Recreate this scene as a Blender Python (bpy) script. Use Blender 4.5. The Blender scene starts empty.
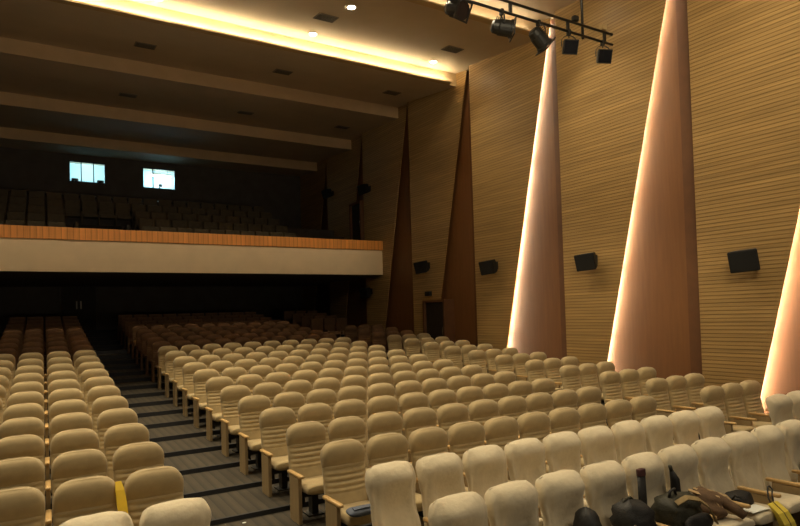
import bpy, bmesh, math, random
from mathutils import Vector, Matrix, noise
random.seed(4)
sc = bpy.context.scene
COL = sc.collection
PI = math.pi

# ------------------------------------------------------------------ camera
F, YAW, PITCH, ROLL = 596.52, 0.5390893, 0.0239486, -0.0293124
CAM = Vector((0, 0, 2.4788))
cy, sy, cp, sp = math.cos(YAW), math.sin(YAW), math.cos(PITCH), math.sin(PITCH)
fw = Vector((sy*cp, cy*cp, sp)); rt = Vector((cy, -sy, 0)); up = rt.cross(fw)
r2 = rt*math.cos(ROLL) + up*math.sin(ROLL); u2 = up*math.cos(ROLL) - rt*math.sin(ROLL)
cd = bpy.data.cameras.new('camera'); cam = bpy.data.objects.new('camera', cd); COL.objects.link(cam)
cd.sensor_fit = 'HORIZONTAL'; cd.sensor_width = 36; cd.lens = F/800*36; cd.shift_y = 37/800; cd.clip_end = 200
M = Matrix.Identity(4)
for i in range(3):
    M[i][0], M[i][1], M[i][2], M[i][3] = r2[i], u2[i], -fw[i], CAM[i]
cam.matrix_world = M
sc.camera = cam

# ------------------------------------------------------------------ materials
def mat(name, color, rough=0.8, var=0.12, scale=6, bump=0.0, bscale=60, metal=0.0, emit=None, estr=0.0, sheen=0.0, spec=None, coords='Object'):
    m = bpy.data.materials.new(name); m.use_nodes = True
    nt = m.node_tree; b = nt.nodes['Principled BSDF']
    b.inputs['Roughness'].default_value = rough; b.inputs['Metallic'].default_value = metal
    if spec is not None: b.inputs['Specular IOR Level'].default_value = spec
    if sheen: b.inputs['Sheen Weight'].default_value = sheen
    tc = nt.nodes.new('ShaderNodeTexCoord')
    n = nt.nodes.new('ShaderNodeTexNoise'); n.inputs['Scale'].default_value = scale; n.inputs['Detail'].default_value = 4
    nt.links.new(tc.outputs[coords], n.inputs['Vector'])
    r = nt.nodes.new('ShaderNodeValToRGB')
    r.color_ramp.elements[0].position = 0.3; r.color_ramp.elements[1].position = 0.7
    r.color_ramp.elements[0].color = tuple(c*(1-var) for c in color) + (1,)
    r.color_ramp.elements[1].color = tuple(min(1, c*(1+var)) for c in color) + (1,)
    nt.links.new(n.outputs['Fac'], r.inputs['Fac']); nt.links.new(r.outputs['Color'], b.inputs['Base Color'])
    if bump:
        n2 = nt.nodes.new('ShaderNodeTexNoise'); n2.inputs['Scale'].default_value = bscale; n2.inputs['Detail'].default_value = 3
        nt.links.new(tc.outputs[coords], n2.inputs['Vector'])
        bp = nt.nodes.new('ShaderNodeBump'); bp.inputs['Strength'].default_value = bump; bp.inputs['Distance'].default_value = 0.02
        nt.links.new(n2.outputs['Fac'], bp.inputs['Height']); nt.links.new(bp.outputs['Normal'], b.inputs['Normal'])
    if emit:
        b.inputs['Emission Color'].default_value = emit + (1,); b.inputs['Emission Strength'].default_value = estr
    return m

def stripes(name, base, dark, period, axis, duty=0.2, rough=0.5, grain=(0.6, 0.6, 14), var=0.2, bump=0.5):
    """boards: grooves every PERIOD metres along AXIS, with a wood grain"""
    m = bpy.data.materials.new(name); m.use_nodes = True
    nt = m.node_tree; L = nt.links; b = nt.nodes['Principled BSDF']; b.inputs['Roughness'].default_value = rough
    tc = nt.nodes.new('ShaderNodeTexCoord'); sx = nt.nodes.new('ShaderNodeSeparateXYZ'); L.new(tc.outputs['Object'], sx.inputs[0])
    def mth(op, a, v=None):
        n = nt.nodes.new('ShaderNodeMath'); n.operation = op; L.new(a, n.inputs[0])
        if v is not None: n.inputs[1].default_value = v
        return n.outputs[0]
    s = mth('DIVIDE', sx.outputs[axis], period)
    fr = mth('FRACT', s)
    cell = mth('FLOOR', s)
    wn = nt.nodes.new('ShaderNodeTexWhiteNoise'); wn.noise_dimensions = '1D'; L.new(cell, wn.inputs['W'])
    rp = nt.nodes.new('ShaderNodeValToRGB'); e = rp.color_ramp.elements
    e[0].position = 0.0; e[0].color = (0, 0, 0, 1); e[1].position = duty; e[1].color = (1, 1, 1, 1)
    e2 = rp.color_ramp.elements.new(1.0); e2.color = (0.82, 0.82, 0.82, 1)
    L.new(fr, rp.inputs['Fac'])
    mp = nt.nodes.new('ShaderNodeMapping'); mp.inputs['Scale'].default_value = grain; L.new(tc.outputs['Object'], mp.inputs[0])
    n = nt.nodes.new('ShaderNodeTexNoise'); n.inputs['Scale'].default_value = 1.5; n.inputs['Detail'].default_value = 6; L.new(mp.outputs[0], n.inputs['Vector'])
    g = nt.nodes.new('ShaderNodeValToRGB'); g.color_ramp.elements[0].position = 0.3; g.color_ramp.elements[1].position = 0.72
    g.color_ramp.elements[0].color = tuple(c*(1-var) for c in base)+(1,); g.color_ramp.elements[1].color = tuple(c*(1+var) for c in base)+(1,)
    L.new(n.outputs['Fac'], g.inputs['Fac'])
    v = nt.nodes.new('ShaderNodeMix'); v.data_type = 'RGBA'; v.blend_type = 'MULTIPLY'; v.inputs[0].default_value = 0.16
    L.new(g.outputs[0], v.inputs[6]); L.new(wn.outputs['Value'], v.inputs[7])
    mx = nt.nodes.new('ShaderNodeMix'); mx.data_type = 'RGBA'; mx.inputs[6].default_value = dark+(1,)
    L.new(rp.outputs[0], mx.inputs[0]); L.new(v.outputs[2], mx.inputs[7]); L.new(mx.outputs[2], b.inputs['Base Color'])
    if bump:
        bp = nt.nodes.new('ShaderNodeBump'); bp.inputs['Strength'].default_value = bump; bp.inputs['Distance'].default_value = 0.01
        L.new(rp.outputs[0], bp.inputs['Height']); L.new(bp.outputs[0], b.inputs['Normal'])
    return m

def emission(name, color, strength):
    m = bpy.data.materials.new(name); m.use_nodes = True; nt = m.node_tree
    nt.nodes.remove(nt.nodes['Principled BSDF'])
    e = nt.nodes.new('ShaderNodeEmission'); e.inputs[0].default_value = color+(1,); e.inputs[1].default_value = strength
    nt.links.new(e.outputs[0], nt.nodes['Material Output'].inputs[0])
    return m

FAB = mat('seat_fabric', (0.47, 0.36, 0.185), 0.85, 0.10, 9, 0.25, 160, sheen=0.15)
HEADFAB = mat('headrest_fabric', (0.40, 0.30, 0.15), 0.8, 0.12, 7, 0.25, 160, sheen=0.15)
DIMBROWNFAB = mat('dim_brown_seat_fabric', (0.18, 0.095, 0.042), 0.85, 0.15, 8)  # brown cloth, darkened in colour to sharpen the light cutoff past the beige rows
SLIP = mat('slipcover_cloth', (0.66, 0.565, 0.39), 0.9, 0.07, 5, 0.3, 25, sheen=0.2)
ARMWOOD = stripes('armrest_wood', (0.62, 0.40, 0.16), (0.5, 0.31, 0.12), 0.05, 'X', 0.1, 0.4, (14, 0.8, 14), 0.12, 0)
PANELWOOD = stripes('side_panel_wood', (0.40, 0.29, 0.15), (0.36, 0.25, 0.12), 0.3, 'Y', 0.05, 0.5, (14, 14, 0.8), 0.12, 0)
METAL = mat('dark_metal', (0.02, 0.018, 0.015), 0.5, 0.1, 10)
BLACKMETAL = mat('black_lamp_metal', (0.011, 0.0105, 0.009), 0.45, 0.2, 20)
LENS = mat('lamp_lens', (0.01, 0.01, 0.012), 0.15, 0.1, 20)
SPEAKER = mat('speaker_black', (0.007, 0.0065, 0.006), 0.7, 0.2, 40)
GRILLE = mat('speaker_grille', (0.005, 0.0047, 0.0044), 0.8, 0.3, 120, 0.4, 300)
SLAT = stripes('slatted_wood', (0.44, 0.282, 0.110), (0.17, 0.098, 0.034), 0.076, 'Z', 0.30, 0.40, (0.5, 0.5, 16), 0.22, 0.6)
BROWNWOOD = stripes('brown_veneer', (0.205, 0.086, 0.027), (0.205, 0.086, 0.027), 60.0, 'Z', 0.0001, 0.5, (9, 9, 0.7), 0.10, 0)
DARKBROWN = mat('brown_return', (0.135, 0.056, 0.02), 0.55, 0.1, 4)
CEIL = mat('ceiling_paint', (0.50, 0.40, 0.265), 0.85, 0.05, 1.2)
FASCIA = mat('ceiling_fascia', (0.58, 0.42, 0.24), 0.8, 0.06, 2)
LIPWOOD = mat('cove_lip', (0.40, 0.28, 0.13), 0.6, 0.08, 3)
CARPET = stripes('aisle_carpet', (0.058, 0.045, 0.027), (0.025, 0.02, 0.013), 0.13, 'X', 0.55, 0.9, (5, 0.6, 5), 0.22, 0.2)
RISER = mat('riser_black', (0.018, 0.018, 0.02), 0.7, 0.2, 20)
PLASTER = mat('parapet_plaster', (0.74, 0.58, 0.37), 0.8, 0.05, 1.5)
BAND = stripes('parapet_band', (0.80, 0.32, 0.06), (0.40, 0.15, 0.03), 0.16, 'X', 0.2, 0.5, (14, 14, 0.8), 0.12, 0.4)
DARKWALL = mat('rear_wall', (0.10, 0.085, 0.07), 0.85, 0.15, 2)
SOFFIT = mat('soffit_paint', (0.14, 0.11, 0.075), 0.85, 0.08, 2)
BOOTH = mat('booth_paint', (0.62, 0.84, 0.90), 0.8, 0.05, 2)
BACKLIT2 = emission('booth_tube_bright', (0.66, 0.92, 1.0), 85)
BACKLIT = emission('booth_tube', (0.66, 0.92, 1.0), 85)
LED = emission('led_warm_white', (1.0, 0.88, 0.66), 105)
LEDNEAR = emission('led_warm_white_bright', (1.0, 0.87, 0.72), 200)
COVELED = emission('cove_led', (1.0, 0.87, 0.58), 75)
COVELED2 = emission('cove_led_soft', (1.0, 0.89, 0.68), 26)
BULB = emission('downlight_bulb', (1.0, 0.90, 0.70), 80)
WHITE = mat('white_trim', (0.7, 0.66, 0.58), 0.6, 0.05, 5)
FRAME = mat('window_frame_dark', (0.03, 0.04, 0.045), 0.6, 0.1, 5)
VENT = mat('vent_dark', (0.20, 0.165, 0.115), 0.7, 0.2, 30)
BLACKCLOTH = mat('black_nylon', (0.016, 0.015, 0.014), 0.6, 0.3, 14, 0.3, 90)
OLIVE = mat('dark_olive_nylon', (0.03, 0.028, 0.015), 0.6, 0.3, 12, 0.3, 90)
TAN = mat('tan_webbing', (0.30, 0.21, 0.09), 0.8, 0.12, 30)
BROWNCLOTH = mat('brown_jacket_cloth', (0.13, 0.075, 0.038), 0.85, 0.25, 14, 0.3, 60)
LIGHTTAN = mat('pale_tan_cloth', (0.50, 0.34, 0.17), 0.85, 0.12, 14)
YELLOW = mat('yellow_paper', (0.95, 0.74, 0.10), 0.6, 0.08, 14)
YELLOW2 = mat('yellow_ribbon', (0.90, 0.60, 0.03), 0.5, 0.08, 10)
PAPER = mat('white_paper', (0.82, 0.84, 0.78), 0.7, 0.03, 10)
BLUE = mat('blue_grey_cloth', (0.10, 0.12, 0.17), 0.85, 0.15, 12, 0.2, 60)
MAROON = mat('maroon_nylon', (0.07, 0.022, 0.022), 0.6, 0.25, 14, 0.3, 90)
CHROME = mat('bright_metal', (0.6, 0.6, 0.6), 0.25, 0.05, 10, metal=1.0)
GLASS = bpy.data.materials.new('booth_glass'); GLASS.use_nodes = True
_nt = GLASS.node_tree; _nt.nodes.remove(_nt.nodes['Principled BSDF'])
_t = _nt.nodes.new('ShaderNodeBsdfTransparent'); _t.inputs[0].default_value = (0.92, 0.97, 1, 1)
_g = _nt.nodes.new('ShaderNodeBsdfGlossy'); _g.inputs['Roughness'].default_value = 0.05
_x = _nt.nodes.new('ShaderNodeMixShader'); _x.inputs[0].default_value = 0.06
_nt.links.new(_t.outputs[0], _x.inputs[1]); _nt.links.new(_g.outputs[0], _x.inputs[2]); _nt.links.new(_x.outputs[0], _nt.nodes['Material Output'].inputs[0])

# ------------------------------------------------------------------ mesh helpers
def obj(name, bm, m, parent=None, smooth=False, loc=None, rot=None):
    bmesh.ops.recalc_face_normals(bm, faces=bm.faces)
    me = bpy.data.meshes.new(name); bm.to_mesh(me); bm.free()
    for k in (m if isinstance(m, (list, tuple)) else [m]): me.materials.append(k)
    if smooth:
        for p in me.polygons: p.use_smooth = True
    o = bpy.data.objects.new(name, me); COL.objects.link(o)
    if parent is not None: o.parent = parent
    if loc is not None: o.location = loc
    if rot is not None: o.rotation_euler = rot
    return o
def tag(o, label=None, cat=None, group=None, kind=None):
    if label: o['label'] = label
    if cat: o['category'] = cat
    if group: o['group'] = group
    if kind: o['kind'] = kind
    return o
def thing(name, label, cat, loc=(0, 0, 0), rot=(0, 0, 0), group=None):
    o = bpy.data.objects.new(name, None); COL.objects.link(o); o.location = loc; o.rotation_euler = rot
    o.empty_display_size = 0.1
    return tag(o, label, cat, group)
def struct(name, bm, m, parent=None, smooth=False):
    o = obj(name, bm, m, parent, smooth)
    if parent is None: o['kind'] = 'structure'
    return o
def nb(): return bmesh.new()
def box(bm, x0, x1, y0, y1, z0, z1, bev=0.0, mi=0, mtx=None):
    t = bmesh.new()
    bmesh.ops.create_cube(t, size=1)
    for v in t.verts:
        v.co = Vector(((x0+x1)/2 + v.co.x*(x1-x0), (y0+y1)/2 + v.co.y*(y1-y0), (z0+z1)/2 + v.co.z*(z1-z0)))
    if bev: bmesh.ops.bevel(t, geom=t.edges[:], offset=bev, segments=2, affect='EDGES', profile=0.6)
    join(bm, t, mi, mtx)
    return bm
def join(bm, t, mi=0, mtx=None):
    vm = {}
    for v in t.verts: vm[v] = bm.verts.new(mtx @ v.co if mtx else v.co)
    for f in t.faces:
        try:
            nf = bm.faces.new([vm[v] for v in f.verts]); nf.material_index = mi
        except ValueError: pass
    t.free()
def quad(bm, pts, mi=0):
    f = bm.faces.new([bm.verts.new(p) for p in pts]); f.material_index = mi; return f
def loft(bm, rings, cap=True, mi=0):
    R = [[bm.verts.new(p) for p in r] for r in rings]
    n = len(R[0])
    for a, b in zip(R, R[1:]):
        for i in range(n):
            f = bm.faces.new((a[i], a[(i+1) % n], b[(i+1) % n], b[i])); f.material_index = mi
    if cap:
        bm.faces.new(R[0][::-1]).material_index = mi; bm.faces.new(R[-1]).material_index = mi
    return bm
def sring(cx, cyy, z, hw, hd, n=16, e=4.0, fn=None):
    """a superellipse ring at height z"""
    out = []
    for i in range(n):
        a = 2*PI*(i+0.5)/n
        c, s = math.cos(a), math.sin(a)
        x = hw*math.copysign(abs(c)**(2/e), c); y = hd*math.copysign(abs(s)**(2/e), s)
        p = Vector((cx+x, cyy+y, z))
        out.append(fn(p) if fn else p)
    return out
def tube(bm, pts, r, n=8, mi=0, closed=False):
    pts = [Vector(p) for p in pts]; rings = []
    prev = None
    for i, p in enumerate(pts):
        d = (pts[min(i+1, len(pts)-1)] - pts[max(i-1, 0)]).normalized()
        u = prev if prev is not None else (Vector((0, 0, 1)) if abs(d.z) < 0.9 else Vector((1, 0, 0)))
        u = (u - d*u.dot(d)).normalized(); w = d.cross(u); prev = u
        rr = r[i] if isinstance(r, (list, tuple)) else r
        rings.append([p + (u*math.cos(2*PI*k/n) + w*math.sin(2*PI*k/n))*rr for k in range(n)])
    return loft(bm, rings, True, mi)
def ribbon(bm, pts, wvec, width, thick, mi=0):
    """a flat band along PTS; wvec is its width direction"""
    pts = [Vector(p) for p in pts]; rings = []
    for i, p in enumerate(pts):
        d = (pts[min(i+1, len(pts)-1)] - pts[max(i-1, 0)]).normalized()
        w = Vector(wvec[i] if isinstance(wvec, list) else wvec); w = (w - d*w.dot(d)).normalized(); nrm = d.cross(w)
        ww = width[i] if isinstance(width, list) else width
        rings.append([p + w*ww/2 + nrm*thick/2, p - w*ww/2 + nrm*thick/2, p - w*ww/2 - nrm*thick/2, p + w*ww/2 - nrm*thick/2])
    return loft(bm, rings, True, mi)
def nz(p, s, seed=0.0): return noise.noise(Vector((p[0]*s+seed, p[1]*s+seed*1.7, p[2]*s-seed)))

# ------------------------------------------------------------------ the seating grid
X0, Y0, W, D = 2.7829, 4.8894, 0.56, 1.05493
A, B = 0.0444182, 0.00222160
XL = X0 - 1.9226
XR = X0 + 9*W + 1.80
def zf(k): return A*k + B*k*k
def yr(k): return Y0 + D*k

# floor: one tread per row, black risers
bm = nb()
KMAX = 23
XA, XB = -14.0, 11.9
for k in range(-3, KMAX+1):
    y0 = yr(k) + 0.13 - D if k > -3 else -12
    y1 = yr(k) + 0.13 if k < KMAX else 33
    z = zf(k) if k > -1 else zf(-1)
    quad(bm, [(XA, y0, z), (XB, y0, z), (XB, y1, z), (XA, y1, z)], 0)
    z2 = zf(k+1) if k+1 > -1 else zf(-1)
    if k < KMAX and z2 > z + 1e-4:
        quad(bm, [(XA, y1, z), (XB, y1, z), (XB, y1, z2), (XA, y1, z2)], 1)
        # black nosing strip on the front of the next tread
        quad(bm, [(XA, y1, z2+0.003), (XB, y1, z2+0.003), (XB, y1+0.035, z2+0.003), (XA, y1+0.035, z2+0.003)], 1)
struct('floor', bm, [CARPET, RISER])

# ------------------------------------------------------------------ seats
TH = 1.08
def lean(z): return (z-TH)*0.19          # back leans: y shift for height z
def backrest_bm():
    bm = nb(); rings = []
    zs = [0.40 + i*(0.89-0.40)/40 for i in range(41)]
    for z in zs:
        rib = 0.0
        if 0.55 < z < 0.85:
            ph = ((z-0.55)/0.06) % 1.0
            rib = 0.031*(abs(math.sin(PI*ph))**0.6)
        elif z <= 0.55: rib = 0.024
        dim = 0.9 if z < 0.43 else 1.0
        def fn(p, rib=rib, z=z):
            u = min(1, abs(p.x)/0.25)
            if p.y < 0: p.y -= rib*(1-u**4) - 0.012*u*u
            p.y += lean(z) + 0.05
            return p
        rings.append(sring(0, 0, z, 0.25, 0.048*dim, 18, 5, fn))
    return loft(bm, rings)
def headrest_bm():
    bm = nb(); rings = []
    zs = [0.822, 0.828, 0.838, 0.858, 0.885, 0.92, 0.96, 0.995, 1.02, 1.04, 1.056, 1.068, 1.076, 1.08]
    for z in zs:
        t = (z-0.822)/(TH-0.822)
        hw = 0.2535
        if z > 0.91:
            q = (z-0.91)/(TH-0.91); hw = 0.2535*(0.56 + 0.44*math.sqrt(max(0, 1-q**2.4)))
        hd = 0.086*math.sqrt(max(0.02, 1-abs(2*t-0.98)**2.5)) + 0.002
        if z <= 0.838: hd = 0.055 + (z-0.822)*0.6
        def fn(p, z=z, t=t):
            u = min(1, abs(p.x)/0.25)
            # slightly domed top edge: highest in the middle
            p.z -= 0.045*u*u*max(0, t-0.35)/0.65
            if p.y < 0: p.y += 0.02*u*u - 0.06*max(0, t)
            p.y += lean(z) + 0.045
            return p
        rings.append(sring(0, 0, z, hw, hd, 20, 4.2, fn))
    return loft(bm, rings)
def cushion_bm(hw=0.244, h=0.0):
    bm = nb(); rings = []
    ys = [-0.60, -0.595, -0.58, -0.55, -0.48, -0.38, -0.28, -0.18, -0.13]
    for y in ys:
        t = (y+0.60)/0.47
        e = 1.0 if y > -0.56 else (0.55, 0.75, 0.9, 0.97)[ys.index(y)]
        hz = 0.062*e; zc = 0.405 - 0.025*t
        if y > -0.2: hz *= 0.9
        rr = sring(0, 0, 0, hw*(0.96+0.04*e), hz, 16, 3.6)
        rings.append([Vector((p.x, y, zc + h + p.y)) for p in rr])
    return loft(bm, rings)
def pedestal_bm():
    bm = nb()
    box(bm, -0.20, 0.20, -0.26, -0.16, 0.24, 0.36)
    box(bm, -0.215, -0.20, -0.40, -0.14, 0.20, 0.36)
    box(bm, 0.20, 0.215, -0.40, -0.14, 0.20, 0.36)
    box(bm, -0.04, 0.04, -0.22, -0.10, 0.0, 0.30)
    box(bm, -0.10, 0.10, -0.26, -0.04, 0.0, 0.015)
    return bm
def panel_bm(x):
    bm = nb(); return box(bm, x-0.022, x+0.022, -0.46, -0.17, 0.0, 0.525, 0.006)
def cap_bm(x):
    bm = nb(); rings = []
    for y, s in ((-0.535, 0.6), (-0.53, 0.85), (-0.515, 1.0), (-0.3, 1.0), (-0.12, 1.0), (-0.105, 0.85)):
        rr = sring(0, 0, 0, 0.0275*s, 0.019*s, 10, 4)
        rings.append([Vector((x+p.x, y, 0.544 + (y+0.1)*-0.02 + p.y)) for p in rr])
    return loft(bm, rings)
def cover_bm(seed):
    """loose cloth cover pulled over the whole back"""
    bm = nb(); rings = []
    zs = [0.40, 0.44, 0.50, 0.56, 0.62, 0.68, 0.74, 0.80, 0.86, 0.91, 0.95, 0.985, 1.015, 1.04, 1.058, 1.072, 1.081, 1.086]
    for z in zs:
        t = (z-0.40)/(1.086-0.40)
        hw = 0.264 - 0.022*math.sin(PI*min(1, t*1.25))
        if z > 0.90:
            q = (z-0.90)/(1.086-0.90); hw *= 0.68 + 0.32*math.sqrt(max(0, 1-q**2.6))
        hd = 0.075 + 0.035*t*t
        if z > 0.98: hd *= math.sqrt(max(0.03, 1-((z-0.98)/(1.086-0.98))**2.2))
        def fn(p, z=z, t=t):
            u = p.x/0.26; au = min(1, abs(u))
            p.z -= 0.03*au*au*max(0, t-0.5)/0.5
            if p.y < 0:
                # hollow in the lower middle, head bulge above, side flanges pulled back
                p.y += 0.08*math.exp(-((z-0.70)/0.13)**2)*math.exp(-(u/0.62)**2)
                p.y -= 0.05*math.exp(-((z-0.97)/0.09)**2)*(1-au**2.5)
                p.y += 0.03*au**3 + 0.022*math.exp(-((au-0.80)/0.07)**2)
                p.y += 0.016*math.sin(u*9 + seed*3 + z*6)*math.exp(-((z-0.60)/0.2)**2)
            k = 0.022*nz((p.x, p.y, z), 9, seed) + 0.008*nz((p.x, p.y, z), 22, seed+5)
            p.y += k; p.x += 0.008*nz((p.x, p.y, z), 11, seed+9)
            p.x = max(-0.272, min(0.272, p.x))
            p.y += lean(z) + 0.04
            return p
        rings.append(sring(0, 0, z, hw, hd, 44, 3.6, fn))
    return loft(bm, rings)
def cover_cushion_bm():
    return cushion_bm(0.248, 0.012)

PROTO = {}
def build_seat(kind, first, last, seed=0):
    root = bpy.data.objects.new('auditorium_seat', None); COL.objects.link(root); root.empty_display_size = 0.1
    if kind == 'slip':
        cv = obj('seat_cover', cover_bm(seed), SLIP, root, True)
        obj('seat_cushion', cover_cushion_bm(), SLIP, root, True)
    else:
        f, h = (FAB, HEADFAB) if kind == 'plain' else (DIMBROWNFAB, DIMBROWNFAB)
        b = obj('backrest', backrest_bm(), f, root, True)
        obj('headrest', headrest_bm(), h, root, True)
        obj('seat_cushion', cushion_bm(), f, root, True)
    if kind != 'dark': obj('pedestal', pedestal_bm(), METAL, root)
    p = obj('side_panel', panel_bm(-0.28), PANELWOOD if kind != 'dark' else DIMBROWNFAB, root)
    obj('armrest', cap_bm(-0.28), ARMWOOD if kind != 'dark' else DIMBROWNFAB, p, True)
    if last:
        p = obj('side_panel', panel_bm(0.28), PANELWOOD if kind != 'dark' else DIMBROWNFAB, root)
        obj('armrest', cap_bm(0.28), ARMWOOD if kind != 'dark' else DIMBROWNFAB, p, True)
    return root
def copy_tree(o, parent=None):
    c = o.copy(); COL.objects.link(c)
    if parent is not None: c.parent = parent
    for ch in CH[o.name]: copy_tree(ch, c)
    return c
CH = {}
def remember(o):
    CH[o.name] = list(o.children)
    for c in o.children: remember(c)
bpy.context.view_layer.update()
def seat(x, k, kind, last, label, group, var=0, rz=0.0):
    key = (kind, last, var)
    loc = (x, yr(k), zf(k) if k > -1 else zf(-1))
    if key not in PROTO:
        PROTO[key] = o = build_seat(kind, False, last, var*3.7 + 1.3); remember(o)
    else:
        o = copy_tree(PROTO[key])
    o.location = loc; o.rotation_euler.z = rz
    tag(o, label, 'seat', group)
    return o
ORD = ['zeroth', 'first', 'second', 'third', 'fourth', 'fifth', 'sixth', 'seventh', 'eighth', 'ninth', 'tenth', 'eleventh', 'twelfth', 'thirteenth', 'fourteenth', 'fifteenth', 'sixteenth']
NEARW = ['nearest the middle block', 'middle of its three', 'nearest the slatted wall']
def jit(): return random.uniform(-0.012, 0.012)
# middle block
for i in range(10):
    seat(X0+i*W, -1, 'slip', i == 9, f'white-covered seat, front row of covered seats, {ORD[i+1]} from the stepped aisle', 'white-covered seats in the middle block', i % 4)
    seat(X0+i*W, 0, 'slip', i == 9, f'white-covered seat, second covered row before beige rows, {ORD[i+1]} from the stepped aisle', 'white-covered seats in the middle block', (i+2) % 4)
for k in range(1, 12):
    for i in range(10):
        seat(X0+i*W, k, 'plain', i == 9, f'beige seat, middle block, {ORD[k]} row behind the covered seats, {ORD[i+1]} from stepped aisle', 'beige seats in the middle block', 0, jit())
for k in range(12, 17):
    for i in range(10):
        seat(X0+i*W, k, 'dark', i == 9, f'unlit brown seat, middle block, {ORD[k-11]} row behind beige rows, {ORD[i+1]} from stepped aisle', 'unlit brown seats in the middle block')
# block on the other side of the stepped aisle (columns counted from that aisle)
NL = {0: 2, 1: 3, 2: 3, 3: 3, 4: 3}
for k in range(0, 17):
    n = NL.get(k, 4)
    for i in range(n):
        x = XL - i*W
        if k == 0:
            seat(x, k, 'slip', i == 0, f'white-covered seat at the front of left block, {ORD[i+1]} from the stepped aisle', 'white-covered seats in the left block', (i+1) % 4)
        elif k < 12:
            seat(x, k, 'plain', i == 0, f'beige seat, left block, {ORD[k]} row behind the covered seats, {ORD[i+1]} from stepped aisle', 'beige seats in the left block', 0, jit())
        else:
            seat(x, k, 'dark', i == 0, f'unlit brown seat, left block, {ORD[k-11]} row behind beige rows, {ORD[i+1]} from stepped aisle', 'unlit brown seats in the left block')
# wall-side trios
for k in range(0, 17):
    for i in range(3):
        x = XR + i*W
        if k == 0:
            seat(x, k, 'slip', i == 2, f'white-covered seat in the trio beside the wall, {NEARW[i]}', 'white-covered seats beside the wall', (i+3) % 4)
        elif k < 12:
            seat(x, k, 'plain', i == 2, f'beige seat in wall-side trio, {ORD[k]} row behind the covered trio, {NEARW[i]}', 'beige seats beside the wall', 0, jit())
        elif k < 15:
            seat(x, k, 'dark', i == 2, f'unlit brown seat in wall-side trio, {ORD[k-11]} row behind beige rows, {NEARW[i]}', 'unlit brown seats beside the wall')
# the rest, far back in the dark: beneath the balcony and up on it
BY = 20.60            # balcony front
def balc(k): return 4.75 + 0.42*k, BY + 1.35 + 0.95*k
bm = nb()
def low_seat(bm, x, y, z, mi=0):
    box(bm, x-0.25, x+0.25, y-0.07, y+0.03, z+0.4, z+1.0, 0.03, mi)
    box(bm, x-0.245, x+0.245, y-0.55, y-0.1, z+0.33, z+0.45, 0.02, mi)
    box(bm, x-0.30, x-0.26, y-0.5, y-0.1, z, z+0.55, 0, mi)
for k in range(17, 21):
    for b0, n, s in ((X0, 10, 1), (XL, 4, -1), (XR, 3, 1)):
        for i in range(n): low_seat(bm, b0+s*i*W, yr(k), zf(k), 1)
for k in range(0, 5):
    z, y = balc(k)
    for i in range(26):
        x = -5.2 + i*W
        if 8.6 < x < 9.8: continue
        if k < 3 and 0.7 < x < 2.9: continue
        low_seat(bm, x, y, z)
tag(obj('auditorium_seats', bm, [mat('far_seat_fabric', (0.10, 0.08, 0.048), 0.85, 0.15, 8), DIMBROWNFAB]), 'dim rows of seats far back on the balcony and beneath it', 'seats', None, 'stuff')

# ------------------------------------------------------------------ right wall: saw-tooth bays
P0, PER = 7.32, 3.655
XBR = 11.79                      # brown panel plane
XSF, TILT = 11.50, 0.05          # slat panel: far edge, and how much deeper it gets per metre toward the stage
ZT = 10.75
def off(z): return max(0.12, 0.55 + (9.3 - z)*0.235)
def edge(k, z): return P0 + PER*k + off(z)
zs_e = [-0.3, 2, 4, 6, 8, ZT]
for k in range(-3, 6):
    yb = P0 + PER*k; yn = yb + PER
    # brown panel, from its near vertical edge to behind the slats
    bm = nb()
    yend = yb + 3.1
    quad(bm, [(XBR, yb-0.1, -0.3), (XBR, yend, -0.3), (XBR, yend, ZT), (XBR, yb-0.1, ZT)], 0)
    box(bm, XBR-0.02, XBR+0.02, yb-0.1, yb+0.43, -0.3, ZT, 0, 1)
    struct('trim_%d' % (k+4), bm, [BROWNWOOD, DARKBROWN])
    # slat panel with a slanting near edge
    bm = nb()
    def xs(y, yn=yn): return XSF + TILT*(yn-y)
    row0 = []
    for z in zs_e:
        ye = edge(k, z)
        row0.append((bm.verts.new((xs(ye), ye, z)), bm.verts.new((XSF, yn, z)), bm.verts.new((xs(ye)+0.03, ye+0.002, z)), bm.verts.new((XSF+0.03, yn, z))))
    for a, b in zip(row0, row0[1:]):
        bm.faces.new((a[0], a[1], b[1], b[0]))
        bm.faces.new((a[2], b[2], b[3], a[3]))
        bm.faces.new((a[0], b[0], b[2], a[2]))
    s = struct('wall_right', bm, SLAT)
    # light strip tucked behind the slanting edge
    if k in (-1, 0, 1):
        nm = {-1: 'glowing light strip along the slanted slat edge closest to the stage', 0: 'glowing light strip along the slanted slat edge between two large wall speakers', 1: 'glowing light strip along the slanted slat edge below the hanging lanterns'}[k]
        t = thing('wall_light_strip', nm, 'light', (0, 0, 0), group='glowing strips on the slatted wall')
        bm = nb(); c = nb()
        zz = 0.25
        while zz < 10.0:
            z1 = min(10.2, zz + 1.55)
            pa = [(xs(edge(k, z))+(XBR-xs(edge(k, z)))*0.62, edge(k, z)+0.19, z) for z in (zz, z1)]
            tube(bm, pa, 0.014, 6)
            zz = z1 + 0.06
        obj('light_tube', bm, LEDNEAR if k == -1 else LED, t)
        for z in (0.2, 10.3): pass
        pa = [(xs(edge(k, z))+(XBR-xs(edge(k, z)))*0.62, edge(k, z)+0.225, z) for z in (0.2, 10.3)]
        obj('mounting_rail', ribbon(c, pa, (1, 0, 0), 0.05, 0.01), WHITE, t)

# other walls
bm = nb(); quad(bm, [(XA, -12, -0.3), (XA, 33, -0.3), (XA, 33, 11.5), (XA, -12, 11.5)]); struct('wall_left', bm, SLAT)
bm = nb(); quad(bm, [(XA, -12, -0.3), (12.2, -12, -0.3), (12.2, -12, 11.5), (XA, -12, 11.5)]); struct('wall_front', bm, DARKWALL)
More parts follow.
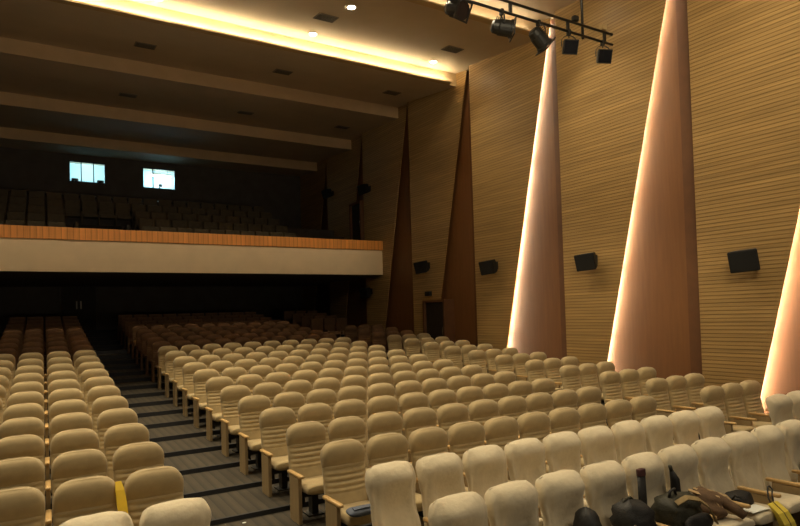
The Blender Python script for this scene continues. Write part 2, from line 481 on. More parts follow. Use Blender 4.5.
# rear wall with two booth windows
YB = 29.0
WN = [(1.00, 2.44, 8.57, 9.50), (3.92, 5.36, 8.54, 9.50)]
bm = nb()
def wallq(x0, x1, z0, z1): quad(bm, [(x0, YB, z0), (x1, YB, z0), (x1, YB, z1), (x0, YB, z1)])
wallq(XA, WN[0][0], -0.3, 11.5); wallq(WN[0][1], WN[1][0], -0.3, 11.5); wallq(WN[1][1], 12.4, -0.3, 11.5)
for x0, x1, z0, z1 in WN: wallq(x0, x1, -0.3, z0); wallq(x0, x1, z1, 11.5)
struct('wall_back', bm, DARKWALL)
# the projection booth behind it
bm = nb()
bx0, bx1, by1, bz0, bz1 = 0.2, 6.4, 31.6, 7.6, 10.3
quad(bm, [(bx0, by1, bz0), (bx1, by1, bz0), (bx1, by1, bz1), (bx0, by1, bz1)])
quad(bm, [(bx0, YB+.05, bz0), (bx1, YB+.05, bz0), (bx1, by1, bz0), (bx0, by1, bz0)])
quad(bm, [(bx0, YB+.05, bz1), (bx0, by1, bz1), (bx1, by1, bz1), (bx1, YB+.05, bz1)])
quad(bm, [(bx0, YB+.05, bz0), (bx0, by1, bz0), (bx0, by1, bz1), (bx0, YB+.05, bz1)])
quad(bm, [(bx1, YB+.05, bz0), (bx1, YB+.05, bz1), (bx1, by1, bz1), (bx1, by1, bz0)])
struct('room_booth', bm, BOOTH)
for n, (x0, x1, z0, z1) in enumerate(WN):
    bm = nb(); w = 0.05
    box(bm, x0, x1, YB-0.03, YB+0.06, z0, z0+w); box(bm, x0, x1, YB-0.03, YB+0.06, z1-w, z1)
    box(bm, x0, x0+w, YB-0.03, YB+0.06, z0+w, z1-w); box(bm, x1-w, x1, YB-0.03, YB+0.06, z0+w, z1-w)
    for q in ((1/3, 2/3) if n == 0 else (0.32,)):
        xm = x0+(x1-x0)*q; box(bm, xm-0.02, xm+0.02, YB-0.02, YB+0.05, z0+w, z1-w)
    fr = struct('window_%d' % (n+1), bm, FRAME)
    bm = nb(); quad(bm, [(x0, YB+0.02, z0), (x1, YB+0.02, z0), (x1, YB+0.02, z1), (x0, YB+0.02, z1)])
    obj('window_pane', bm, GLASS, fr)
def tubelight(x, label, z=9.55, y=30.6, m=BACKLIT):
    t = thing('booth_tube_light', label, 'light', (x, y, z))
    bm = nb(); box(bm, -0.45, 0.45, -0.06, 0.06, 0.02, 0.10, 0.01); obj('housing', bm, WHITE, t)
    bm = nb(); tube(bm, [(-0.42, 0, -0.03), (0.42, 0, -0.03)], 0.04, 8); obj('tube', bm, m, t)
    l = bpy.data.lights.new('tube_glow', 'POINT'); l.energy = 60; l.color = (0.66, 0.92, 1.0); l.shadow_soft_size = 0.2
    o = bpy.data.objects.new('tube_glow', l); COL.objects.link(o); o.parent = t; o.location = (0, 0, -0.28)
    bm = nb(); tube(bm, [(-0.3, 0, 0.1), (-0.3, 0, 10.3-z)], 0.008, 6); tube(bm, [(0.3, 0, 0.1), (0.3, 0, 10.3-z)], 0.008, 6); obj('hanger', bm, METAL, t)
tubelight(1.85, 'white tube light seen through the three-pane booth window', 9.98, 30.6, BACKLIT2)
tubelight(5.0, 'white tube light seen through the two-pane booth window')
def projector(x, label, w=0.26, h=0.20):
    z = 8.57
    t = thing('projector', label, 'projector', (x, YB+0.42, z-0.02))
    bm = nb(); box(bm, -w/2, w/2, -0.16, 0.25, 0.05, 0.05+h, 0.02); obj('body', bm, BLACKMETAL, t)
    bm = nb(); tube(bm, [(0, -0.15, 0.05+h/2), (0, -0.24, 0.05+h/2)], 0.055, 12); obj('lens', bm, LENS, t, True)
    bm = nb(); box(bm, -0.05, 0.05, -0.05, 0.1, -0.085, 0.05); box(bm, -0.12, 0.12, -0.12, 0.2, -0.105, -0.085); obj('stand', bm, METAL, t)
projector(1.25, 'dark boxy projector in left corner of the three-pane booth window')
projector(2.25, 'dark boxy projector in right corner of the three-pane booth window')
t = thing('desk_lamp', 'small dark jointed lamp silhouetted in the two-pane booth window', 'lamp', (4.72, YB+0.35, 8.465))
bm = nb(); tube(bm, [(0, 0, -0.02), (0, 0, 0.02)], 0.12, 12); obj('base', bm, METAL, t)
bm = nb(); tube(bm, [(0, 0, 0.02), (-0.03, 0, 0.16), (0.02, 0, 0.36)], 0.025, 8); obj('arm', bm, METAL, t)
bm = nb(); tube(bm, [(-0.04, 0, 0.36), (0.10, 0, 0.32)], [0.045, 0.075], 10); obj('lamp_shade', bm, METAL, t)
bm = nb(); box(bm, bx0+.1, bx1-.1, YB+0.2, YB+0.75, 8.40, 8.44); box(bm, bx0+.1, bx0+.16, YB+.2, YB+.75, 7.6, 8.4); box(bm, bx1-.16, bx1-.1, YB+.2, YB+.75, 7.6, 8.4)
tag(obj('booth_counter', bm, FRAME), 'dark counter inside the booth under its two windows', 'counter')

# ------------------------------------------------------------------ ceiling: bays rising back to drop lips
LIPS = [(-10.5, 10.0), (-6.8, 10.0), (-3.0, 10.0), (0.75, 10.0), (4.3, 10.0), (7.95, 10.0), (11.75, 9.86), (15.50, 9.84), (19.20, 9.90), (23.2, 9.72), (27.0, 9.62)]
bm = nb(); XC = 12.4
for n, (y, z) in enumerate(LIPS):
    y2, z2 = LIPS[n+1] if n+1 < len(LIPS) else (31.5, 9.55)
    quad(bm, [(XA, y, z), (XC, y, z), (XC, y2, z2+0.42), (XA, y2, z2+0.42)], 0)
    h = 0.46
    quad(bm, [(XA, y-0.02, z), (XC, y-0.02, z), (XC, y-0.02, z+h), (XA, y-0.02, z+h)], 1)
    quad(bm, [(XA, y-0.02, z), (XA, y, z), (XC, y, z), (XC, y-0.02, z)], 1)
quad(bm, [(XA, -12, 10.42), (XC, -12, 10.42), (XC, -10.5, 10.42), (XA, -10.5, 10.42)], 0)
struct('ceiling', bm, [CEIL, FASCIA])
# light troughs on three lips
for n, m, lab in ((7, COVELED, 'long glowing cove light across the ceiling above the balcony side'), (6, COVELED2, 'glowing cove light across the ceiling behind the hanging lanterns'), (5, COVELED2, None)):
    y, z = LIPS[n]
    if lab is None: continue
    t = thing('cove_light', lab, 'light', (0, 0, 0), group='ceiling cove lights')
    bm = nb(); box(bm, XA+0.1, 11.3, y-0.20, y-0.025, z-0.01, z+0.015); box(bm, XA+0.1, 11.3, y-0.22, y-0.20, z-0.01, z+0.035)
    obj('trough', bm, LIPWOOD, t)
    bm = nb(); x = -13.5
    while x < 11:
        x2 = min(11.2, x+1.2); box(bm, x, x2, y-0.16, y-0.12, z+0.02, z+0.04); x = x2+0.05
    obj('light_tube', bm, m, t)

def ceil_z(y):
    for (a, za), (b, zb) in zip(LIPS, LIPS[1:]):
        if a <= y < b: return za + (zb+0.42-za)*(y-a)/(b-a)
    return 9.6
# downlights (visible ones and their rows over the hall)
def downlight(x, y, label, power, size=2.2, blend=0.35, tilt=0.0, on=True):
    z = ceil_z(y)
    t = thing('downlight', label, 'light', (x, y, z), group='recessed ceiling downlights')
    bm = nb()
    loft(bm, [[Vector((r*math.cos(2*PI*i/20), r*math.sin(2*PI*i/20), zz)) for i in range(20)] for r, zz in ((0.13, 0.0), (0.13, -0.03), (0.10, -0.035), (0.095, -0.01))], False)
    obj('trim_ring', bm, WHITE, t, True)
    bm = nb(); bmesh.ops.create_circle(bm, cap_ends=True, radius=0.095, segments=20, matrix=Matrix.Translation((0, 0, -0.012)))
    obj('bulb', bm, BULB if on else LENS, t)
    if power:
        l = bpy.data.lights.new('downlight_lamp', 'SPOT'); l.energy = power; l.color = (1.0, 0.835, 0.55)
        l.spot_size = size; l.spot_blend = blend; l.shadow_soft_size = 0.12
        o = bpy.data.objects.new('downlight_lamp', l); COL.objects.link(o); o.parent = t; o.location = (0, 0, -0.06); o.rotation_euler = (tilt, 0, 0)
    return t
DP = 400
for j, (y, tl, sz, bl, pw) in enumerate(((14.9, -0.42, 1.40, 0.22, 1.9), (10.0, -0.10, 1.50, 0.3, 2.1), (5.3, 0.0, 1.7, 0.4, 1.05), (2.2, 0.0, 1.8, 0.5, 0.12))):
    for i, x in enumerate((-5.4, -1.45, 2.45, 6.4, 10.35)):
        yy = 13.0 if False else y
        downlight(x, yy, f'round ceiling downlight, {ORD[i+1]} of five across, {["just before the bright cove", "just before the lantern-side cove", "over the middle rows", "over the covered seats"][j]}', DP*pw if i != 4 else DP*pw*0.6, sz, bl if i != 4 else 0.9, tl)
downlight(6.5, 12.75, 'small faint ceiling downlight between the two glowing coves', 0)

def vent(x, y, label):
    z = ceil_z(y) - 0.006
    sl = math.atan2(0.42, 3.75)
    t = thing('ceiling_vent', label, 'vent', (x, y, z), (sl, 0, 0), group='dark ceiling vents')
    bm = nb(); box(bm, -0.27, 0.27, -0.20, 0.20, -0.02, 0.0, 0.004); obj('frame', bm, VENT, t)
    bm = nb()
    for q in range(6): box(bm, -0.24, 0.24, -0.17+q*0.06, -0.14+q*0.06, -0.03, -0.021)
    obj('grille', bm, mat('vent_slats', (0.09, 0.075, 0.05), 0.7, 0.2, 30) if 'vent_slats' not in bpy.data.materials else bpy.data.materials['vent_slats'], t)
for i, x in enumerate((2.5, 6.45, 10.35)):
    vent(x, 17.45, f'dark rectangular ceiling vent behind the bright cove, {["first", "second", "third"][i]} from the stage-left end')
    vent(x, 21.4, f'dim ceiling vent over the balcony front, {["first", "second", "third"][i]} toward the slatted wall')
vent(6.25, 13.7, 'dark ceiling vent between the coves, farther from the slatted wall')
vent(10.2, 13.7, 'dark ceiling vent between the coves, close to the slatted wall')

# ------------------------------------------------------------------ balcony
bm = nb(); XW = 11.62
box(bm, XA, XW, BY, BY+0.18, 4.06, 5.03); struct('trim_20', bm, PLASTER)
bm = nb(); box(bm, XA, XW, BY-0.05, BY+0.20, 5.03, 5.40, 0.01); struct('trim_21', bm, BAND)
bm = nb()
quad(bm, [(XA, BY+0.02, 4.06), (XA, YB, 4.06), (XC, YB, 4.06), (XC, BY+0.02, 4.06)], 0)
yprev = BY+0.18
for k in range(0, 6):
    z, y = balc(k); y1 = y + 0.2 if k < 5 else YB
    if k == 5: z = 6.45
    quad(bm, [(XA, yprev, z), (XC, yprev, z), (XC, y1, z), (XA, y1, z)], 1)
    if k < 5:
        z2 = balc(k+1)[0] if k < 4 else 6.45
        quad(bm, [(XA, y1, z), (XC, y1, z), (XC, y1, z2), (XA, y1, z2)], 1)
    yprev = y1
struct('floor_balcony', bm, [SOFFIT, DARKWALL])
# vomitory opening in the balcony seats: low walls round a dark gap
bm = nb()
for x in (0.95, 2.5): box(bm, x-0.06, x+0.06, BY+1.2, BY+3.3, 4.75, 5.75)
box(bm, 0.95, 2.5, BY+3.3, BY+3.42, 4.9, 6.0)
struct('wall_balcony', bm, mat('vomitory_wall', (0.03, 0.026, 0.02), 0.8, 0.1, 3))
# rail across the back of the balcony
t = thing('balcony_rail', 'dark metal rail running across the rear of the balcony below the booth windows', 'railing', (0, 26.6, 6.45))
bm = nb(); tube(bm, [(-13.5, 0, 1.05), (8.6, 0, 1.05)], 0.035, 8); obj('handrail', bm, METAL, t)
for i in range(15):
    bm = nb(); x = -13.0 + i*1.54; tube(bm, [(x, 0, 0), (x, 0, 1.05)], 0.02, 6); obj('post', bm, METAL, t)
bm = nb(); tube(bm, [(8.6, 0, 1.05), (8.6, 0, 0.0)], 0.035, 8); obj('post', bm, METAL, t)

# doors
def portal(name, yc, z0, w, h, wallx, labeltint=None):
    bm = nb(); x0 = wallx-0.12
    box(bm, x0, wallx+0.35, yc-w/2-0.08, yc-w/2, z0, z0+h+0.08, 0.004); box(bm, x0, wallx+0.35, yc+w/2, yc+w/2+0.08, z0, z0+h+0.08, 0.004)
    box(bm, x0, wallx+0.35, yc-w/2, yc+w/2, z0+h, z0+h+0.08, 0.004)
    d = struct(name, bm, DARKBROWN)
    bm = nb(); box(bm, wallx-0.02, wallx+0.02, yc-w/2, yc+w/2, z0, z0+h)
    lf = obj('door_leaf', bm, mat('door_dark', (0.02, 0.015, 0.01), 0.6, 0.2, 6), d)
    bm = nb(); tube(bm, [(wallx-0.07, yc-w/2+0.12, z0+1.0), (wallx-0.07, yc-w/2+0.12, z0+1.25)], 0.012, 8); tube(bm, [(wallx-0.02, yc-w/2+0.12, z0+1.05), (wallx-0.07, yc-w/2+0.12, z0+1.05)], 0.01, 6); obj('door_handle', bm, CHROME, lf)
portal('door_1', 16.85, zf(11), 1.15, 2.1, 11.50)
bm = nb(); box(bm, 11.36, 11.46, 17.0, 17.32, 3.08, 3.24, 0.01)
tag(obj('exit_sign', bm, BLACKMETAL), 'small dark sign box on the wall above the side doorway', 'sign')
portal('door_2', 22.6, 5.2, 0.9, 2.0, 11.52)
# rear door under the balcony
bm = nb()
for x in (0.55, 1.95): box(bm, x, x+0.1, YB-0.12, YB, zf(23), zf(23)+2.1)
box(bm, 0.65, 1.95, YB-0.12, YB, zf(23)+2.0, zf(23)+2.1)
d3 = struct('door_3', bm, DARKWALL)
for x0, x1, hx in ((0.65, 1.29, 1.22), (1.31, 1.95, 1.38)):
    bm = nb(); box(bm, x0, x1, YB-0.07, YB-0.02, zf(23), zf(23)+2.0); lf = obj('door_leaf', bm, mat('door_rear', (0.03, 0.024, 0.018), 0.7, 0.2, 5), d3)
    bm = nb(); box(bm, hx-0.03, hx+0.03, YB-0.11, YB-0.072, zf(23)+0.9, zf(23)+1.25, 0.01); obj('door_handle', bm, WHITE, lf)

# ------------------------------------------------------------------ wall speakers
def speaker(y, z, label, x=11.25, s=0.88, wall=11.56):
    t = thing('wall_speaker', label, 'speaker', (x, y, z), group='black speakers on the slatted wall')
    h, w, d = 0.23*s, 0.29*s, 0.15*s
    R = Matrix.Rotation(math.radians(-14), 4, 'Y') @ Matrix.Rotation(math.radians(14), 4, 'Z')
    bm = nb(); tb = nb()
    # tapered cabinet: face toward the room (-x), narrower behind
    pts = []
    f = [(-d, -w, -h), (-d, w, -h), (-d, w, h), (-d, -w, h)]; b = [(d, -w*0.72, -h*0.8), (d, w*0.72, -h*0.8), (d, w*0.72, h*0.9), (d, -w*0.72, h*0.9)]
    loft(tb, [[Vector(p) for p in f], [Vector(p) for p in b]])
    bmesh.ops.bevel(tb, geom=tb.edges[:], offset=0.012, segments=2, affect='EDGES')
    join(bm, tb, 0, R); obj('cabinet', bm, SPEAKER, t)
    bm = nb(); box(bm, -d-0.012, -d-0.001, -w*0.92, w*0.92, -h*0.92, h*0.92, 0.004, 0, R); obj('grille', bm, GRILLE, t)
    bm = nb(); tube(bm, [(d*0.7, 0, 0.02), (d+0.12, 0, 0.05), (wall-x-0.02, 0, 0.05)], 0.022, 8); box(bm, wall-x-0.05, wall-x-0.02, -0.07, 0.07, -0.06, 0.16); obj('wall_bracket', bm, METAL, t)
speaker(6.22, 3.30, 'black wall speaker on the slatted panel nearest the stage, largest in view')
speaker(9.98, 3.62, 'black wall speaker on the slats between the two long glowing strips')
speaker(13.66, 3.79, 'black wall speaker on the slats just behind the farther glowing strip')
speaker(17.26, 4.09, 'black wall speaker above the side doorway')
speaker(21.5, 3.4, 'dim black wall speaker beneath the balcony', s=0.85)
speaker(21.4, 7.6, 'dim black wall speaker over the balcony, nearer its front edge', s=0.85)
speaker(25.0, 8.1, 'dim black wall speaker over the balcony, farther back', s=0.85)

# ------------------------------------------------------------------ lighting bar with stage lanterns
BZ, BYY = 8.02, 8.30
t = thing('lighting_bar', 'black ladder truss hung below the ceiling carrying five lanterns', 'truss', (0, BYY, BZ))
for z in (0.0, 0.215):
    bm = nb(); tube(bm, [(4.6, 0, z), (10.36, 0, z)], 0.026, 8); obj('rail', bm, BLACKMETAL, t, True)
for x in (5.2, 6.3, 7.55, 9.05, 10.12):
    bm = nb(); box(bm, x-0.03, x+0.03, -0.02, 0.02, 0.0, 0.215); obj('strut', bm, BLACKMETAL, t)
for x in (5.4, 9.51):
    bm = nb(); tube(bm, [(x, 0.035, -0.04), (x, 0.035, 2.0)], 0.028, 8); obj('hanger_pipe', bm, BLACKMETAL, t, True)
bm = nb(); box(bm, 10.02, 10.16, -0.05, 0.05, 0.25, 0.36, 0.01); obj('junction_box', bm, LIPWOOD, t)
bm = nb(); box(bm, 9.2, 9.34, -0.05, 0.05, 0.25, 0.36, 0.03); obj('clamp', bm, BLACKMETAL, t)
def lantern(x, label, flood, ax=0.0, tilt=0.5, drop=0.31):
    t = thing('stage_lantern', label, 'stage light', (x, BYY, BZ), group='lanterns on the ceiling truss')
    bm = nb(); box(bm, -0.03, 0.03, -0.04, 0.04, -0.075, 0.035, 0.008); tube(bm, [(0, 0, -0.06), (0, 0, -0.13)], 0.012, 8); obj('clamp', bm, BLACKMETAL, t)
    R = Matrix.Translation((0, 0, -drop)) @ Matrix.Rotation(ax, 4, 'Z')
    bm = nb()
    hw = 0.19 if not flood else 0.16
    arc = [(-hw, 0, 0.0)] + [(-hw*math.cos(a*PI/8), 0, 0.10 + 0.13*math.sin(a*PI/8)) for a in range(9)] + [(hw, 0, 0.0)]
    ribbon(bm, [R @ Vector(p) for p in arc], tuple((R.to_3x3() @ Vector((0, 1, 0)))), 0.03, 0.008); obj('yoke', bm, BLACKMETAL, t)
    Q = R @ Matrix.Rotation(tilt, 4, 'X')
    bm = nb(); tb = nb()
    if flood:
        loft(tb, [[Vector((sx*w, y, sz*h)) for sx, sz in ((-1, -1), (1, -1), (1, 1), (-1, 1))] for y, w, h in ((0.10, 0.07, 0.05), (0.06, 0.12, 0.10), (-0.05, 0.15, 0.135), (-0.09, 0.155, 0.14))])
        bmesh.ops.bevel(tb, geom=tb.edges[:], offset=0.006, segments=1, affect='EDGES')
        join(bm, tb, 0, Q); obj('lamp_housing', bm, BLACKMETAL, t)
        bm = nb(); box(bm, -0.135, 0.135, -0.097, -0.092, -0.12, 0.12, 0, 0, Q); obj('lens', bm, LENS, t)
    else:
        prof = ((0.20, 0.02), (0.20, 0.08), (0.17, 0.115), (0.08, 0.13), (0.06, 0.145), (-0.14, 0.15), (-0.15, 0.165), (-0.19, 0.165))
        loft(tb, [[Vector((r*math.cos(2*PI*i/18), y, r*math.sin(2*PI*i/18))) for i in range(18)] for y, r in prof])
        join(bm, tb, 0, Q)
        for q in range(4): box(bm, -0.10, 0.10, 0.02+q*0.035, 0.03+q*0.035, 0.10, 0.15, 0, 0, Q)
        obj('lamp_housing', bm, BLACKMETAL, t, False)
        bm = nb(); tb = nb(); bmesh.ops.create_circle(tb, cap_ends=True, radius=0.15, segments=18, matrix=Matrix.Translation((0, -0.192, 0)) @ Matrix.Rotation(PI/2, 4, 'X')); join(bm, tb, 0, Q); obj('lens', bm, LENS, t)
        bm = nb()
        for q in (-1, 1):
            box(bm, -0.17, 0.17, -0.215, -0.195, q*0.155-0.015, q*0.155+0.015, 0, 0, Q); box(bm, q*0.155-0.015, q*0.155+0.015, -0.215, -0.195, -0.14, 0.14, 0, 0, Q)
        obj('colour_frame', bm, BLACKMETAL, t)
for x, lab, fl, ax, tl in ((6.27, 'round black stage lantern on the truss, farthest from the slatted wall', False, 0.2, 0.5), (7.33, 'round black stage lantern, second along the truss toward the slatted wall', False, 1.1, 0.15), (8.25, 'round black stage lantern at mid truss, pointing at the slatted wall', False, 1.5, 0.7),
                             (9.07, 'square black flood lantern, second from the wall end of the truss', True, -0.4, 0.45), (10.06, 'square black flood lantern at the wall end of the truss', True, -0.4, 0.35)):
    lantern(x, lab, fl, ax, tl, 0.22 if x < 6.5 else 0.31)

# ------------------------------------------------------------------ belongings on the covered front row
def sx(i): return X0 + i*W
ZR = zf(-1); YR = yr(-1); ZS = ZR + 0.484       # top of a covered cushion
def lump(bm, c, hx, hy, h, seed, e=2.6, lean_y=0.0, topr=0.35, amp=0.02, mi=0):
    rings = []
    N = 11
    for i in range(N):
        t = i/(N-1)
        s = (0.86 + 0.14*math.sin(min(1, t*2.2)*PI/2)) * math.sqrt(max(0.0025, 1-max(0, (t-0.35)/0.65)**3.0)) if t > 0 else 0.8
        def fn(p, t=t):
            k = amp*nz((p.x, p.y, p.z), 7, seed)
            p.z += amp*1.2*t*nz((p.x, p.y, 0), 9, seed+6)
            p.x += k; p.y += amp*nz((p.x, p.y, p.z), 8, seed+3) + amp*0.5*math.sin(p.z*55+p.x*18+seed); p.y += lean_y*t
            return p
        rings.append(sring(c[0], c[1], c[2]+h*t, hx*max(s, topr*0.2), hy*max(s, topr*0.2), 18, e, fn))
    loft(bm, rings, True, mi)
# backpack with a tan strap on the fifth seat
t = thing('backpack', 'black and olive backpack with arched tan strap lying on a covered seat', 'bag', (sx(4)+0.0, YR-0.39, ZS))
bm = nb(); lump(bm, (0, 0.03, 0), 0.235, 0.16, 0.31, 2.2, 3.4, 0.05, amp=0.03); obj('bag_body', bm, OLIVE, t, True)
bm = nb(); lump(bm, (0.02, -0.15, 0.0), 0.19, 0.035, 0.16, 4.4, 3.0, 0.02, amp=0.01); obj('front_pocket', bm, BLACKCLOTH, t, True)
bm = nb(); ribbon(bm, [(-0.16, -0.05, 0.265), (-0.08, -0.10, 0.315), (0.03, -0.14, 0.29), (0.12, -0.17, 0.22), (0.19, -0.18, 0.12), (0.23, -0.18, 0.05)], (0.25, 0.9, 0.6), 0.05, 0.012); obj('shoulder_strap', bm, TAN, t)
bm = nb(); tube(bm, [(-0.12, 0.05, 0.28), (-0.10, 0.05, 0.34), (-0.04, 0.05, 0.35), (-0.02, 0.05, 0.29)], 0.014, 8); obj('top_handle', bm, BLACKCLOTH, t, True)
# dark jacket / umbrella leaning behind the backpack
t = thing('folded_umbrella', 'dark folded umbrella leaning on a covered seat behind the backpack', 'umbrella', (sx(4)+0.20, YR-0.17, ZS+0.05))
bm = nb(); tube(bm, [(0.075, 0.05, 0.0), (0.06, 0.02, 0.15), (0.02, 0.00, 0.30), (-0.03, 0.0, 0.40)], [0.03, 0.05, 0.045, 0.02], 10); obj('canopy', bm, BLACKCLOTH, t, True)
bm = nb(); tube(bm, [(-0.03, 0.0, 0.40), (-0.05, 0.0, 0.45)], 0.018, 8); obj('handle', bm, OLIVE, t, True)
# brown jacket bundle
t = thing('jacket', 'bundled brown jacket with pale folds on the covered seat beside the backpack', 'jacket', (sx(5)-0.05, YR-0.36, ZS))
bm = nb(); lump(bm, (0, 0.03, 0), 0.15, 0.16, 0.24, 7.7, 2.4, 0.05, amp=0.04)
obj('jacket_body', bm, BROWNCLOTH, t, True)
for a in ((-0.08, 0.02), (0.0, 0.0), (0.07, -0.03)):
    bm = nb(); ribbon(bm, [(a[0]-0.08, 0.14, 0.245), (a[0]-0.02, 0.05+a[1], 0.215), (a[0]+0.03, -0.05+a[1], 0.19), (a[0]+0.07, -0.12+a[1], 0.10)], (1, 0.2, 0.3), 0.032, 0.012); obj('pale_fold', bm, LIGHTTAN, t)
bm = nb(); tube(bm, [(-0.05, 0.10, 0.20), (0.05, 0.0, 0.17), (0.10, -0.17, 0.09), (0.11, -0.25, 0.04)], [0.05, 0.055, 0.05, 0.04], 10); obj('sleeve', bm, BROWNCLOTH, t, True)
# black shoulder bag
t = thing('shoulder_bag', 'slouching black bag on a covered seat beside the upright black case', 'bag', (sx(3)-0.05, YR-0.36, ZS))
bm = nb(); lump(bm, (0, 0, 0), 0.185, 0.15, 0.36, 1.1, 3.2, 0.06, amp=0.035); obj('bag_body', bm, BLACKCLOTH, t, True)
bm = nb(); tube(bm, [(-0.10, 0.05, 0.30), (-0.07, 0.07, 0.35), (0.02, 0.07, 0.36), (0.07, 0.06, 0.31)], 0.012, 8); obj('handle', bm, OLIVE, t, True)
bm = nb(); tube(bm, [(-0.19, -0.10, 0.16), (-0.17, -0.13, 0.21)], 0.010, 6); obj('buckle', bm, CHROME, t)
t = thing('tripod_case', 'long flat black case standing upright between two covered seats', 'case', (sx(3)+0.19, YR-0.24, ZS+0.02))
bm = nb(); loft(bm, [sring(0, -0.02+0.02*q, 0.56*q-0.02, 0.042, 0.02, 12, 5) for q in (0, 0.02, 0.5, 0.9)]); obj('case_body', bm, BLACKCLOTH, t, True)
bm = nb(); loft(bm, [sring(0, -0.002+0.002*q, 0.484+0.06*q, 0.045, 0.024, 12, 5) for q in (0, 0.1, 0.9, 1)]); obj('case_lid', bm, MAROON, t, True)
# small bags on second and third covered seats
t = thing('handbag', 'black handbag with bright metal zip on the second covered seat', 'bag', (sx(1)+0.02, YR-0.30, ZS))
bm = nb(); lump(bm, (0, 0, 0), 0.20, 0.13, 0.27, 3.3, 2.6, 0.05, amp=0.03); obj('bag_body', bm, BLACKCLOTH, t, True)
bm = nb(); ribbon(bm, [(-0.11, -0.03, 0.28), (-0.09, -0.07, 0.23), (-0.07, -0.11, 0.14)], (1, 0, 0), 0.018, 0.012); obj('zip', bm, CHROME, t)
t = thing('rucksack', 'rounded black rucksack standing on the third covered seat', 'bag', (sx(2)+0.03, YR-0.28, ZS))
bm = nb(); lump(bm, (0, 0, 0), 0.10, 0.12, 0.36, 5.3, 2.4, 0.05, amp=0.015); obj('bag_body', bm, BLACKCLOTH, t, True)
bm = nb(); ribbon(bm, [(-0.08, -0.07, 0.22), (-0.10, -0.11, 0.14), (-0.10, -0.13, 0.05)], (1, 0, 0), 0.02, 0.008); obj('shoulder_strap', bm, MAROON, t)
t = thing('waist_bag', 'low black bag against the back of a covered seat, under an armrest', 'bag', (sx(6)-0.07, YR-0.31, ZS))
bm = nb(); lump(bm, (0, 0, 0), 0.17, 0.10, 0.13, 8.3, 3.0, 0.03, amp=0.02); obj('bag_body', bm, BLACKCLOTH, t, True)
bm = nb(); tube(bm, [(-0.15, -0.02, 0.08), (-0.17, -0.06, 0.13), (-0.12, -0.09, 0.10)], 0.012, 6); obj('strap', bm, BLACKCLOTH, t, True)
t = thing('holdall', 'dark maroon bag on the last covered seat of the front row', 'bag', (sx(9)+0.02, YR-0.28, ZS))
bm = nb(); lump(bm, (0, 0, 0), 0.20, 0.14, 0.26, 9.3, 2.8, 0.04, amp=0.02); obj('bag_body', bm, MAROON, t, True)
bm = nb(); tube(bm, [(-0.10, 0.03, 0.23), (-0.06, 0.04, 0.33), (0.05, 0.04, 0.33), (0.09, 0.03, 0.23)], 0.012, 8); obj('handle', bm, BLACKCLOTH, t, True)
# papers and yellow bag
bm = nb(); ribbon(bm, [(sx(6)-0.25, YR-0.48, ZS+0.006), (sx(6)-0.12, YR-0.49, ZS+0.012), (sx(6)+0.01, YR-0.50, ZS+0.008)], (0.15, 1, 0), 0.15, 0.006)
tag(obj('paper_sheet', bm, PAPER), 'white papers lying on the front of a covered seat beside the yellow bag', 'paper')
t = thing('paper_bag', 'yellow bag hanging by a dark loop from an armrest of the covered row', 'bag', (sx(7)-0.47, YR-0.60, ZR+0.52))
bm = nb()
loft(bm, [[Vector((cx+sx_*w, y+sy_*dd, z)) for sx_, sy_ in ((-1, -1), (1, -1), (1, 1), (-1, 1))] for z, cx, y, w, dd in ((0.02, -0.03, 0.03, 0.085, 0.006), (-0.06, -0.005, -0.035, 0.092, 0.022), (-0.16, 0.03, -0.065, 0.098, 0.028), (-0.26, 0.07, -0.075, 0.10, 0.026), (-0.265, 0.07, -0.075, 0.09, 0.02))])
obj('bag_body', bm, YELLOW, t)
bm = nb(); ribbon(bm, [(-0.035, 0.020, 0.03), (0.0, -0.060, -0.06), (0.035, -0.096, -0.16), (0.075, -0.105, -0.255)], (1, 0, 0), 0.008, 0.004); obj('crease', bm, TAN, t)
bm = nb(); tube(bm, [(-0.05, 0.03, 0.0), (-0.045, 0.06, 0.06), (0.02, 0.10, 0.10), (0.10, 0.14, 0.13), (0.17, 0.16, 0.12), (0.17, 0.13, 0.09), (0.08, 0.09, 0.075), (0.0, 0.04, 0.03)], 0.008, 6); obj('carry_loop', bm, BLACKCLOTH, t, True)
# yellow ribbon in the left block
bm = nb(); xg = XL - 0.28; yl = yr(1); zl = zf(1)
ribbon(bm, [(xg-0.03, yl-0.05, zl+1.02), (xg-0.02, yl-0.09, zl+0.95), (xg-0.01, yl-0.13, zl+0.84), (xg, yl-0.17, zl+0.72), (xg+0.005, yl-0.25, zl+0.60), (xg+0.005, yl-0.36, zl+0.572), (xg+0.005, yl-0.52, zl+0.572)], (1, 0.3, 0), [0.05, 0.075, 0.085, 0.08, 0.07, 0.06, 0.055], 0.008)
tag(obj('yellow_ribbon', bm, YELLOW2), 'bright yellow cloth strip draped between two beige seats over their armrest', 'cloth')
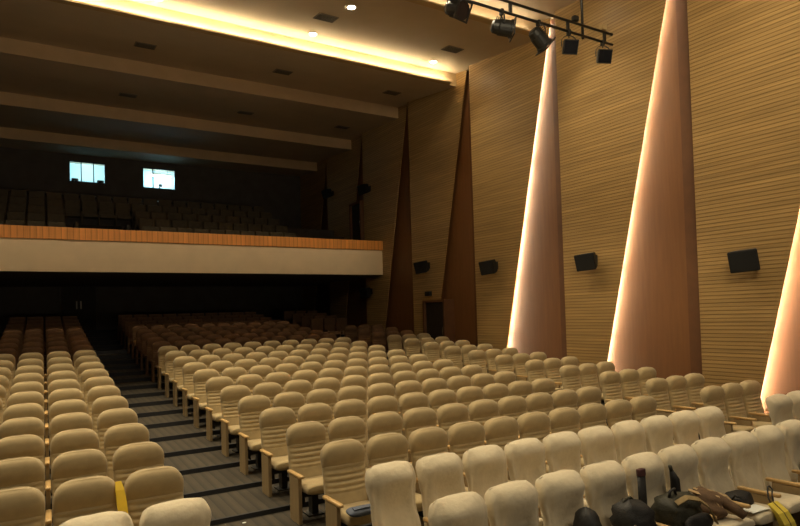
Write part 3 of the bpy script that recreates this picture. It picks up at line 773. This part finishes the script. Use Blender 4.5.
# blue jacket on the first beige aisle seat
t = thing('folded_jacket', 'blue-grey folded jacket on the beige aisle seat behind the covered row', 'jacket', (X0-0.10, yr(1)-0.62, zf(1)+0.478))
bm = nb(); lump(bm, (0, 0, 0), 0.17, 0.10, 0.07, 6.1, 3, 0.0, amp=0.012); obj('jacket_body', bm, BLUE, t, True)
bm = nb(); ribbon(bm, [(-0.12, -0.04, 0.07), (0.0, -0.05, 0.078), (0.12, -0.04, 0.068)], (0, 1, 0.2), 0.05, 0.012); obj('collar', bm, BLUE, t)
# litter on the aisle tread
bm = nb(); lump(bm, (1.98, 7.0, zf(2)), 0.025, 0.02, 0.012, 3, 2.2, amp=0.006)
tag(obj('paper_scrap', bm, PAPER, None, True), 'tiny white scrap of paper on an aisle step', 'paper')

# ------------------------------------------------------------------ light
def area(loc, target, size, sizey, power, color, spread=110):
    l = bpy.data.lights.new('unseen_wash', 'AREA'); l.shape = 'RECTANGLE'; l.size = size; l.size_y = sizey; l.energy = power; l.color = color
    o = bpy.data.objects.new('unseen_wash', l); COL.objects.link(o); o.location = loc
    o.rotation_euler = (Vector(target)-Vector(loc)).to_track_quat('-Z', 'Y').to_euler()
    l.spread = math.radians(spread)
area((5.5, -2.5, 8.8), (6.5, 6.0, 0.5), 9, 1.0, 95, (1.0, 0.86, 0.64))
area((1.0, -1.0, 8.2), (11.7, 7.5, 7.6), 3, 1.0, 130, (1.0, 0.83, 0.53), 62)  # added fill to brighten the upper slat wall; no fixture of the hall
area((3.5, 15.1, 9.8), (3.5, BY, 5.2), 15, 0.3, 28, (1.0, 0.80, 0.52), 30)  # added fill for the balcony front, not a stage lamp
area((3.0, -4.0, 1.2), (1.5, 14.0, 10.5), 10, 1.5, 62, (1.0, 0.84, 0.62), 66)  # invented uplight, added to fill the ceiling and fascias
area((3.0, 25.5, 4.0), (3.0, 25.0, 0.5), 12, 3, 3.2, (1.0, 0.80, 0.60), 150)  # added faint fill lifting the dark under the balcony, no real lamp
w = bpy.data.worlds.new('world'); sc.world = w; w.use_nodes = True
w.node_tree.nodes['Background'].inputs[0].default_value = (1.0, 0.75, 0.45, 1); w.node_tree.nodes['Background'].inputs[1].default_value = 0.04
sc.view_settings.view_transform = 'Standard'; sc.view_settings.look = 'None'; sc.view_settings.exposure = 0.0
